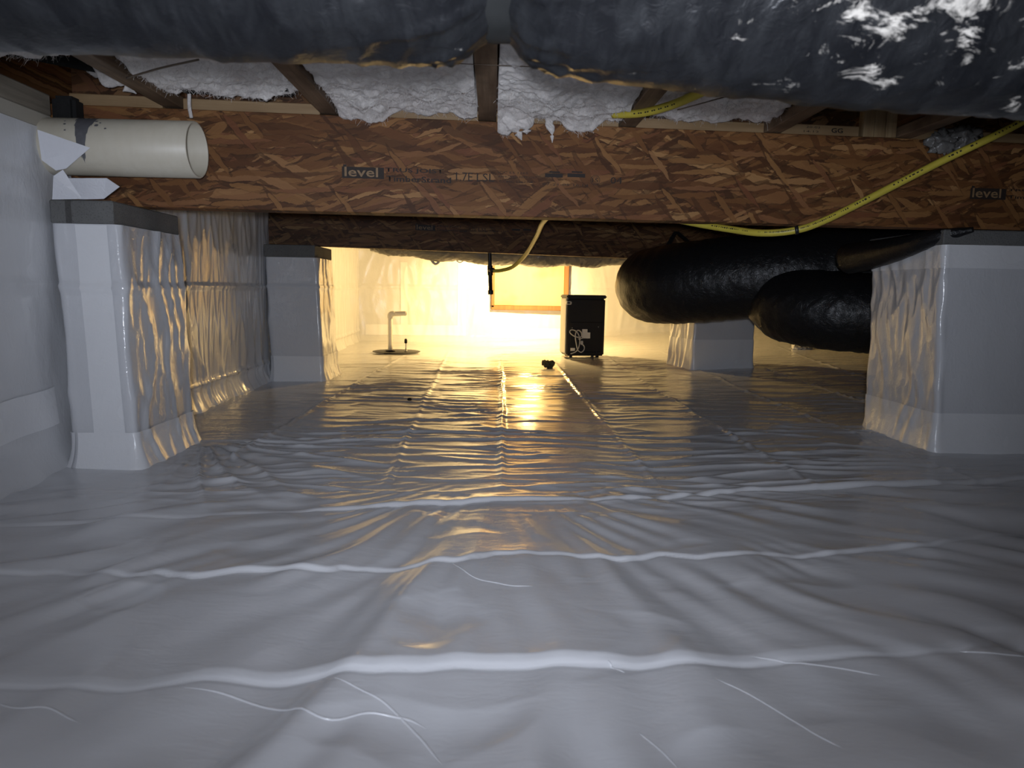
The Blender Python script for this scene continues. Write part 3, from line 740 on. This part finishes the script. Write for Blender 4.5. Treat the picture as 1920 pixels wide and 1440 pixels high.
# ================================================================== DRAIN PIPE STUB
PS = empty('drain_pipe', (-1.405, 2.355, 1.025)); 
ro, ri, L = .0865, .0795, .468
def pipe_prof(): return [(ro, 0), (ro, L-.002), (ro-.002, L), (ri+.001, L), (ri, L-.002), (ri, .0)]
pb = lathe('pipe', pipe_prof(), 48, M_PVC, PS, smooth=True); pb.rotation_euler = (0, math.radians(90), 0)
PS.rotation_euler = (0, math.radians(.2), math.radians(-1))
# primer smear wrapped on the outside of the pipe
def smear(cx, cy, pts):
    v = []; f = []
    for (dx, a) in pts: v.append((cx+dx, -math.sin(a)*(ro+.0006)*1.0, math.cos(a)*(ro+.0006)))
    return v
def patch(px_poly, mat):
    # polygon in (x, angle) on the pipe; angle 0 = top, 90 = towards viewer
    n = 14; v = []; f = []
    xs_ = [p[0] for p in px_poly]; 
    rows = []
    for (x, a0, a1) in px_poly:
        row = []
        for k in range(n):
            a = math.radians(a0+(a1-a0)*k/(n-1)); row.append(len(v)); v.append((x, -math.sin(a)*(ro+.0007), math.cos(a)*(ro+.0007)))
        rows.append(row)
    for r0, r1 in zip(rows[:-1], rows[1:]):
        for k in range(n-1): f.append((r0[k], r0[k+1], r1[k+1], r1[k]))
    return pydata('primer_smear', v, f, mat, PS, True)
sm = []
rnd = random.Random(3)
for k in range(40):
    t = k/39; x = .118+.062*t
    depth = 92*math.exp(-((t-.55)/.30)**2)+rnd.uniform(0, 16)+8
    a0 = 22+rnd.uniform(-6, 4); sm.append((x, a0, max(a0+4, 18+depth)))
patch(sm, M_PRIMER)
for (x, a, r) in [(x_-.04, a_, r_) for x_, a_, r_ in [(.135, 50, .004), (.142, 66, .003), (.225, 38, .005), (.232, 52, .006), (.24, 44, .003), (.262, 60, .0035), (.13, 40, .003)]]:
    patch([(x-r, a-1, a+1), (x-r*.6, a-r*500, a+r*500), (x+r*.6, a-r*500, a+r*500), (x+r, a-1, a+1)], M_PRIMER)
tag(PS, 'cream plastic drain pipe stub poking out of the left wall', 'pipe')
# torn film around it (parts of the wall lining)
yp = 2.10
flap('liner_flap', [atY(70, 243, 2.255), atY(169, 277, 2.262), atY(124, 316, 2.262), atY(105, 320, 2.262), atY(78, 300, 2.255)], .0015, WL)
flap('liner_flap', [atY(100, 330, 2.24), atY(118, 318, 2.255), atY(155, 373, 2.27), atY(98, 374, 2.28)], .0015, WL)
flap('liner_flap', [atY(128, 334, 2.30), atY(200, 334, 2.27), atY(224, 350, 2.26), atY(194, 373, 2.29), atY(150, 374, 2.31)], .0015, WL)

# ================================================================== DUCTS
def duct(name, pts, r, n, seg, wr, seed, mat, label, extra=None, caps=True):
    path = spline(pts, n); T, N = frames(path); Ls = np.concatenate([[0], np.cumsum([(path[i+1]-path[i]).length for i in range(n-1)])])
    def rf(i, th):
        s = Ls[i]; t = i/(n-1)
        rr = r(t) if callable(r) else r
        c = np.cos(th); sn = np.sin(th); sv = np.full(len(th), s)
        h = wr*(.55*np.clip(ridge(sv*16+.8*pn(c*2, sn*2+s, seed), c*1.5+sn*.7, seed+1), 0, 1)**2+.5*pn(sv*6+c, sn*1.3+c*.6, seed+2)+.35*pn(sv*38, c*3+sn*2, seed+3))
        out = rr+h
        if extra: out = extra(out, s, t, th, path[i])
        return out
    root = empty(name, path[n//2]-Vector((0, 0, (r(.5) if callable(r) else r))))
    b = tube('jacket', path, rf, seg=seg, mat=mat, parent=root, raw=True, caps=caps); b.location = -Vector(root.location)
    tag(root, label, 'duct'); return root
# near duct right in front of the lens, pinched by a strap
def nd_z(px, py, y0, r):           # height of a duct centre whose belly touches this photo point
    d = ray(px, py); el = math.atan2(d.z, d.y); a = el
    return CAMH+y0*math.tan(a)+r/math.cos(a)
ND = []
for px, py in [(-260, 92), (0, 97), (300, 108), (600, 118), (840, 112), (935, 104), (1040, 124), (1200, 158), (1500, 192), (1900, 222), (2200, 236)]:
    y0 = 1.0; r = .149; z = nd_z(px, py, y0, r); d = ray(px, py); ND.append((d.x/d.y*y0, y0, z))
def nd_extra(out, s, t, th, p):
    x = p.x-.006; k = math.exp(-(x/.058)**4)
    up = np.cos(th)
    fold = .014*math.exp(-(x/.15)**2)*np.clip(ridge(th*3.2+abs(x)*6*np.sign(x), np.full(len(th), abs(x)*4), 130), 0, 1)**2
    return out*(1-.15*k)+fold*(1-k)
NEAR = duct('near_duct', ND, .149, 300, 120, .007, 120, M_DUSTY, 'dusty black flexible duct across the top, pinched by a grey strap', nd_extra)
NEAR.name = 'flexible_duct'
# the strap under it
sx = .006; cz = np.interp(sx, [p[0] for p in ND], [p[2] for p in ND])
ang = np.linspace(-.65*math.pi, .65*math.pi, 60); wv = np.linspace(-.028, .028, 9)
A, W = np.meshgrid(ang, wv)
rr = .1315+.002*pn(A*3, W*40, 140)+.0025*np.cos(W/.031*1.2)
SP = np.stack([sx+W+.004*np.sin(A*2), 1.0+np.sin(A)*rr, cz-np.cos(A)*rr], -1)
SPi = np.stack([sx+W+.004*np.sin(A*2), 1.0+np.sin(A)*(rr-.003), cz-np.cos(A)*(rr-.003)], -1)
so = grid_mesh('duct_strap', np.concatenate([SP, SPi[::-1]], 0), M_STRAP)
tag(so, 'grey hanging strap looped under the dusty duct', 'strap')

# black duct A: elbow at its left end then runs right and towards the viewer
DA = duct('flexible_duct', [(1.70, 5.05, .78), (1.30, 4.92, .72), (1.04, 4.66, .655), (1.10, 4.36, .655), (1.45, 4.12, .70), (1.85, 3.98, .735), (2.4, 3.9, .745), (3.2, 3.85, .75), (4.2, 3.9, .78)],
          lambda t: .205+.035*min(1, t*2.6), 240, 90, .007, 150, M_DUCT, 'thick black flexible duct with a rounded elbow over the middle pier')
# black duct B: sagging below it
DB = duct('flexible_duct', [(1.62, 4.25, .60), (1.62, 3.95, .555), (1.78, 3.72, .525), (2.05, 3.62, .515), (2.5, 3.60, .52), (3.1, 3.55, .56), (4.2, 3.4, .66)],
          lambda t: .10+.105*min(1, t*5.2), 200, 90, .007, 160, M_DUCT, 'sagging black flexible duct hanging low behind the right pier')
# collars (bands tied around the ducts)
def collar(parent, c, axis, r, w, mat=M_DUCT):
    a = Vector(axis).normalized(); P = [Vector(c)+a*(w*(k/6-.5)) for k in range(7)]
    o = tube('tie_band', P, lambda i, th: np.full(len(th), r), seg=60, mat=mat, parent=parent, raw=True, caps=False); o.location = -Vector(parent.location); return o
collar(DA, (1.045, 4.50, .653), (.1, -1, 0), .222, .02)
# hanging straps for duct A
hs = empty('hanger_strap', (1.13, 4.44, .86))
for dx, dy in ((-.09, -.10), (.11, -.13)):
    P = [(0, 0, .12), (dx*.5, dy*.5, .06), (dx, dy, -.02), (dx*1.3, dy*1.3, -.12)]
    path = spline(P, 14); v = []; f = []
    for k, p in enumerate(path):
        for sgn in (-1, 1):
            for t in (0, .003): v.append(p+Vector((sgn*.014, -.003*0+t, 0)))
    for k in range(len(path)-1):
        a = 4*k; b = a+4
        f += [(a, a+2, b+2, b), (a+1, b+1, b+3, a+3), (a, b, b+1, a+1), (a+2, a+3, b+3, b+2)]
    pydata('webbing', v, f, M_DUCT, hs)
tag(hs, 'black hanger strap holding the elbow of the thick duct', 'strap')
# black jacket end squeezed over the right pier
BC = duct('duct_jacket_end', [(1.66, 3.30, .775), (1.665, 3.10, .785), (1.68, 2.90, .805), (1.715, 2.74, .835), (1.80, 2.665, .857)], lambda t: .070*(1-.86*t**1.3), 60, 40, .002, 170, M_DUCT, 'black plastic sleeve squeezed over the corner of the right pier')
BC['category'] = 'sleeve'
# grey film duct behind the far beam
GD = duct('flexible_duct', [(-1.0, 6.0, 1.01), (-.6, 6.02, .97), (-.1, 6.05, .935), (.4, 6.1, .922), (.9, 6.15, .935), (1.5, 6.2, .96), (2.4, 6.3, 1.0)],
          lambda t: .105+.02*math.sin(t*22)**2, 260, 60, .012, 180, M_SILVER, 'crumpled grey film duct peeping below the far beam')

# ================================================================== GAS LINE
rY = .0125
gl = empty('gas_line', atY(1490, 433, 2.50))
def wo(par, o): o.location = -Vector(par.location); return o
gpath = [atY(2010, 172, 2.30), atY(1900, 237, 2.36), atY(1760, 305, 2.42), atY(1620, 377, 2.47), atY(1540, 416, 2.49), atY(1490, 432, 2.51), atY(1430, 437, 2.56), atY(1370, 430, 2.66), Vector((.74, 2.79, .878)), Vector((.5, 2.95, .95)), Vector((.32, 3.2, .955)), atY(1022, 412, 3.5), atY(1005, 445, 4.05), atY(985, 478, 4.55), atY(962, 500, 4.82), atY(940, 507, 4.92), atY(925, 508, 4.94)]
GP = spline(gpath, 160); HO = wo(gl, tube('hose', GP, rY, seg=14, mat=M_YEL, parent=gl, raw=True))
# printed lettering along it: short ink marks that follow the jacket
T_, N_ = frames(GP); rnd = random.Random(5); v = []; f = []
arc = 0
for i in range(8, 74):
    if rnd.random() < .30: continue
    for q in range(2):
        p = GP[i].lerp(GP[i+1], q*.5); t = T_[i]; tocam = (Vector((0, 0, CAMH))-p); tocam = (tocam-t*tocam.dot(t)).normalized(); side = t.cross(tocam)
        if side.z < 0: side = -side
        ln = (GP[i+1]-GP[i]).length*rnd.uniform(.12, .36); hh = rnd.uniform(.0016, .0030)
        b0 = len(v)
        for (a, b) in ((0, -hh), (ln, -hh), (ln, hh), (0, hh)):
            d = (tocam*math.sqrt(max(0, 1-((b+.003)/rY)**2))*(rY+.0006)+side*(b+.003)); v.append(p+t*a+d)
        f.append((b0, b0+1, b0+2, b0+3))
tag(pydata('printed_marks', v, f, M_INK, HO), kind='stuff')
tube('cable_tie', [GP[49]-T_[49]*.006, GP[49], GP[49]+T_[49]*.006], rY+.003, seg=14, mat=M_BPIPE, parent=HO, raw=True)['label'] = 'black cable tie'
tag(gl, 'yellow flexible gas line slung in front of and under the near beam', 'gas line')
g2 = empty('gas_line', atY(1240, 205, 2.3))
q2 = [atY(1150, 214, 2.45), atY(1200, 212, 2.38), atY(1250, 200, 2.3), atY(1300, 180, 2.2), atY(1360, 150, 2.05), atY(1430, 110, 1.85)]
Q2 = spline(q2, 60); HO2 = wo(g2, tube('hose', Q2, .0135, seg=14, mat=M_YEL, parent=g2, raw=True))
T2, N2 = frames(Q2); v = []; f = []
for i in range(10, 30):
    if i % 3 == 2: continue
    p = Q2[i]; t = T2[i]; tc = (Vector((0, 0, CAMH))-p); tc = (tc-t*tc.dot(t)).normalized(); sd = t.cross(tc); sd = sd if sd.z > 0 else -sd; b0 = len(v)
    for (a, b) in ((0, -.002), (.006, -.002), (.006, .002), (0, .002)): v.append(p+t*a+tc*.0142+sd*b)
    f.append((b0, b0+1, b0+2, b0+3))
tag(pydata('printed_marks', v, f, M_INK, HO2), kind='stuff')
tag(g2, 'short yellow gas line run up between the joists', 'gas line')

# black iron drop with tee and cap
p0, p1 = atY(917, 440, 5.03), atY(920, 550, 5.03); tee = atY(919, 507, 5.03)
bi = empty('iron_gas_pipe', p1); 
wo(bi, tube('pipe', [p0, p1], .0135, 4, 16, M_BPIPE, bi))
ax = (p1-p0).normalized()
TF = wo(bi, tube('tee_fitting', [tee-ax*.034, tee-ax*.030, tee+ax*.030, tee+ax*.034], .0185, seg=16, mat=M_BPIPE, parent=bi, raw=True))
tube('tee_branch', [tee, tee+Vector((.02, -.06, .0))], .017, 4, 16, M_BPIPE, TF)
wo(bi, tube('end_cap', [p1-ax*.022, p1-ax*.020, p1+ax*.004, p1+ax*.008], .0185, seg=12, mat=M_BPIPE, parent=bi, raw=True))
tag(bi, 'black iron gas pipe hanging down with a tee and cap', 'pipe')

# ================================================================== FAR END
# access hatch: pine frame and plywood panel
yh = 8.27
ah = empty('access_hatch', (.41, yh, .38))
a0 = atY(921, 579, 8.23); a1 = atY(1062, 583, 8.23)
x0, x1, zb0 = a0.x, a1.x+.02, (a0.z+a1.z)/2
fw_ = .055
for nm, a in (('frame_board', (x0, x0+.035, 8.22, 8.31, zb0+.02, 1.12)), ('frame_board', (x1-fw_, x1, 8.22, 8.31, zb0, 1.12)), ('frame_board', (x0, x1-fw_, 8.22, 8.31, zb0-.005, zb0+.05)), ('frame_board', (x0, x1, 8.22, 8.31, 1.12, 1.17))):
    wo(ah, box(nm, *a, M_FRAME, ah, .006))
wo(ah, box('panel', x0+.03, x1-fw_+.005, 8.255, 8.30, zb0+.045, 1.12, M_PANEL, ah, .002))
tag(ah, 'plywood access hatch in an orange pine frame on the far wall', 'hatch')

# dehumidifier
q = onF(1097, 672)
dh = empty('dehumidifier', (q.x, q.y, float(zb(q.x, q.y))+.006), math.radians(8))
dw, dd, dH = .340, .235, .545
box('body', -dw/2, dw/2, 0, dd, .016, dH-.03, M_CASE, dh, .012, 3)
box('side_panel', -dw/2-.006, -dw/2+.02, .03, dd-.005, .032, dH-.03, M_CASEG, dh, .006, 2)
box('top_lid', -dw/2-.008, dw/2+.008, -.006, dd+.004, dH-.03, dH, M_CASE, dh, .008, 2)
GRP = box('grip', -dw/2-.010, -dw/2+.035, -.008, .035, dH-.085, dH-.055, M_CASEG, dh, .006, 2)
box('grip_recess', -dw/2-.004, -dw/2+.02, -.010, .01, dH-.077, dH-.063, M_CASE, GRP, .002)
RPL = box('rear_plate', -dw/2+.03, dw/2-.02, -.004, .004, .05, .31, M_CASE, dh, .003)
box('sticker', -.035, .012, -.0065, -.004, .222, .25, M_PAPER, RPL, 0); box('sticker', -.035, .038, -.0068, -.004, .17, .222, M_PAPER, RPL, 0)
box('sticker', -.135, -.095, -.0065, -.004, .06, .085, M_PAPER, RPL, 0)
for xx in (-.12, .12):
    for yy in (.04, dd-.04):
        tube('caster', [(xx-.012, yy, .010), (xx+.012, yy, .010)], .010, 4, 12, M_CASE, dh)
for xx, zz in ((-.125, .26), (.11, .27), (-.09, .05), (.10, .05)):
    tube('screw', [(xx, -.008, zz), (xx, -.002, zz)], .004, 3, 8, M_STEEL, RPL)
cord = [(-.135, -.012, .035), (-.09, -.022, .055), (-.065, -.025, .10), (-.06, -.024, .17), (-.085, -.022, .225), (-.13, -.02, .245), (-.15, -.02, .225), (-.12, -.024, .195), (-.07, -.026, .18), (-.045, -.026, .19), (-.05, -.024, .225), (-.08, -.022, .24), (-.10, -.024, .20), (-.09, -.028, .12), (-.075, -.028, .07), (-.045, -.026, .05), (-.02, -.024, .07), (-.018, -.022, .10), (-.04, -.022, .125)]
PCD = tube('power_cord', cord, .0048, 160, 8, M_CORD, dh); PCD['label'] = 'bundled grey power cord'; box('plug', -.052, -.030, -.034, -.012, .115, .15, M_CORD, PCD, .005, 2)
tube('cord_tie', [(-.075, -.034, .165), (-.03, -.034, .175)], .004, 4, 8, M_CORD, PCD)
tag(dh, 'black dehumidifier with a bundled grey cord on its back', 'dehumidifier')

# sump: round lid, white standpipe with elbow, small stalk
q = onF(738, 663); zs = float(zb(q.x, q.y))+.022
su = empty('sump_standpipe', (q.x-.03, q.y, zs))
tube('pipe', [(0, 0, .0), (0, 0, .33)], .021, 6, 18, M_PVCW, su); 
tube('elbow', [(0, 0, .305), (.0, 0, .332), (.014, 0, .346), (.04, 0, .348)], .025, 16, 18, M_PVCW, su)
ARM = tube('arm', [(.03, 0, .346), (.12, -.02, .352), (.15, -.02, .353)], .021, 6, 18, M_PVCW, su); tube('open_end', [(.149, -.02, .353), (.1525, -.02, .353)], .017, 3, 18, M_CASE, ARM)
lathe('foot_ring', [(.02, 0), (.045, 0), (.045, .008), (.03, .012), (.021, .012)], 24, M_GRAVEL, su)
tag(su, 'white plastic sump standpipe with a sideways elbow', 'pipe')
lathe('lid', [(0, 0), (.215, 0), (.222, .002), (.222, .004), (.215, .006), (0, .007)], 40, M_GRAVEL, su, (.05, .06, -.009))
sk = empty('float_stalk', (q.x+.115, q.y-.01, zs))
tube('rod', [(0, 0, 0), (0, 0, .09)], .006, 4, 10, M_STEEL, sk); lathe('knob', [(0, .075), (.013, .078), (.014, .105), (.010, .118), (0, .12)], 14, M_CASE, sk); lathe('nut', [(0, 0), (.014, 0), (.014, .012), (0, .014)], 6, M_STEEL, sk)
tag(sk, 'small black tipped stalk beside the sump standpipe', 'stalk')

# debris clump on the floor
q = onF(1031, 690)
db = empty('debris_clump', (q.x, q.y, fz(q.x, q.y)))
rnd = random.Random(9)
for k in range(7):
    c = Vector((rnd.uniform(-.045, .045), rnd.uniform(-.03, .03), rnd.uniform(.018, .045))); r = rnd.uniform(.018, .030)
    bm = bmesh.new(); bmesh.ops.create_icosphere(bm, subdivisions=3, radius=r)
    for vv in bm.verts:
        n3 = vv.co.normalized(); vv.co *= 1+.5*float(fbm(np.array([n3.x*2+k*3]), np.array([n3.y*2+n3.z*1.7]), 3, 200+k)[0]); vv.co += c
    me = bpy.data.meshes.new('lump'); bm.to_mesh(me); bm.free(); link('lump', me, M_DEBRIS, db, False)
tag(db, 'small olive clump of debris on the floor by the dehumidifier', 'debris')
# crumpled film scrap under the sagging duct
q = onF(1500, 655)
sc = empty('film_scrap', (q.x, q.y, fz(q.x, q.y)))
for k in range(3):
    bm = bmesh.new(); bmesh.ops.create_icosphere(bm, subdivisions=4, radius=.035)
    for vv in bm.verts:
        n3 = vv.co.normalized(); vv.co *= 1+.8*float(fbm(np.array([n3.x*2.4+k*3]), np.array([n3.y*2.4+n3.z*1.7]), 4, 210+k)[0]); vv.co = Vector((vv.co.x*1.2, vv.co.y, vv.co.z*.9))+Vector((-.03+.05*k, 0, .026-.006*k))
    me = bpy.data.meshes.new('film_lump'); bm.to_mesh(me); bm.free(); link('film_lump', me, M_FLAP, sc, True)
tag(sc, 'crumpled scrap of pale film on the floor below the sagging duct', 'scrap')
q = onF(768, 754)
bt = lathe('pebble', [(0, 0), (.010, .001), (.013, .006), (.009, .013), (0, .015)], 9, M_CASE, None); bt.location = (q.x, q.y, fz(q.x, q.y)+.001)
tag(bt, 'tiny dark pebble on the floor left of the middle fold', 'pebble')
ps = empty('plastic_film_lump', atY(1788, 268, bface(1.56)-.03))
for k in range(2):
    bm = bmesh.new(); bmesh.ops.create_icosphere(bm, subdivisions=4, radius=.045)
    for vv in bm.verts:
        n3 = vv.co.normalized(); vv.co *= 1+.9*float(fbm(np.array([n3.x*2.4+k*3]), np.array([n3.y*2.4+n3.z*1.7]), 4, 220+k)[0]); vv.co = Vector((vv.co.x*1.3, vv.co.y*.5, vv.co.z*.8))+Vector((-.03+.07*k, 0, .0+.02*k))
    me = bpy.data.meshes.new('film_lump'); bm.to_mesh(me); bm.free(); link('film_lump', me, M_SILVER, ps, True)
tag(ps, 'crumpled grey film lump stuck at the top of the near beam at right', 'film')
# wires dangling behind the far beam
for pts, lab, r in (([atY(805, 474, 6.03), atY(809, 488, 6.03), atY(817, 495, 6.03), atY(825, 488, 6.03), atY(829, 474, 6.03)], 'grey cable loop drooping below the film duct', .010), ([atY(846, 476, 6.05), atY(862, 492, 6.05), atY(880, 478, 6.05)], 'thin cable loop right of the grey cable loop', .004)):
    tag(tube('cable_loop', pts, r, 24, 8, M_CORD), lab, 'cable')

# ================================================================== WORK LAMP on a joist behind the far beam
lp = empty('clamp_lamp', (.42, 6.80, 1.09))
d = (Vector((.15, 8.28, .42))-Vector((.42, 6.80, 1.09))).normalized()
lp.rotation_euler = d.to_track_quat('-Z', 'Y').to_euler()
lathe('shade', [(.03, .06), (.035, .05), (.07, -.02), (.085, -.06), (.083, -.06), (.068, -.02), (.033, .048)], 32, M_STEEL, lp, smooth=True)
lathe('bulb', [(0, -.045), (.02, -.04), (.03, -.02), (.025, .005), (.012, .03), (0, .03)], 20, M_BULB, lp, smooth=True)
tube('clamp', [(0, 0, .05), (0, .01, .075), (0, .05, .09), (.02, .10, .06)], .012, 8, 10, M_CASE, lp)
tag(lp, 'clamp work lamp on a joist behind the far beam', 'lamp')
L1 = bpy.data.lights.new('lamp_beam', 'SPOT'); L1.energy = LAMP_W; L1.color = LAMP_COL; L1.spot_size = math.radians(84); L1.spot_blend = 1.0; L1.shadow_soft_size = .035
l1 = bpy.data.objects.new('lamp_beam', L1); COL.objects.link(l1); l1.parent = lp; l1.location = (0, 0, -.065)
L2 = bpy.data.lights.new('lamp_spill', 'POINT'); L2.energy = LAMP_FILL_W; L2.color = LAMP_COL; L2.shadow_soft_size = .05
l2 = bpy.data.objects.new('lamp_spill', L2); COL.objects.link(l2); l2.parent = lp; l2.location = (0, 0, -.11)
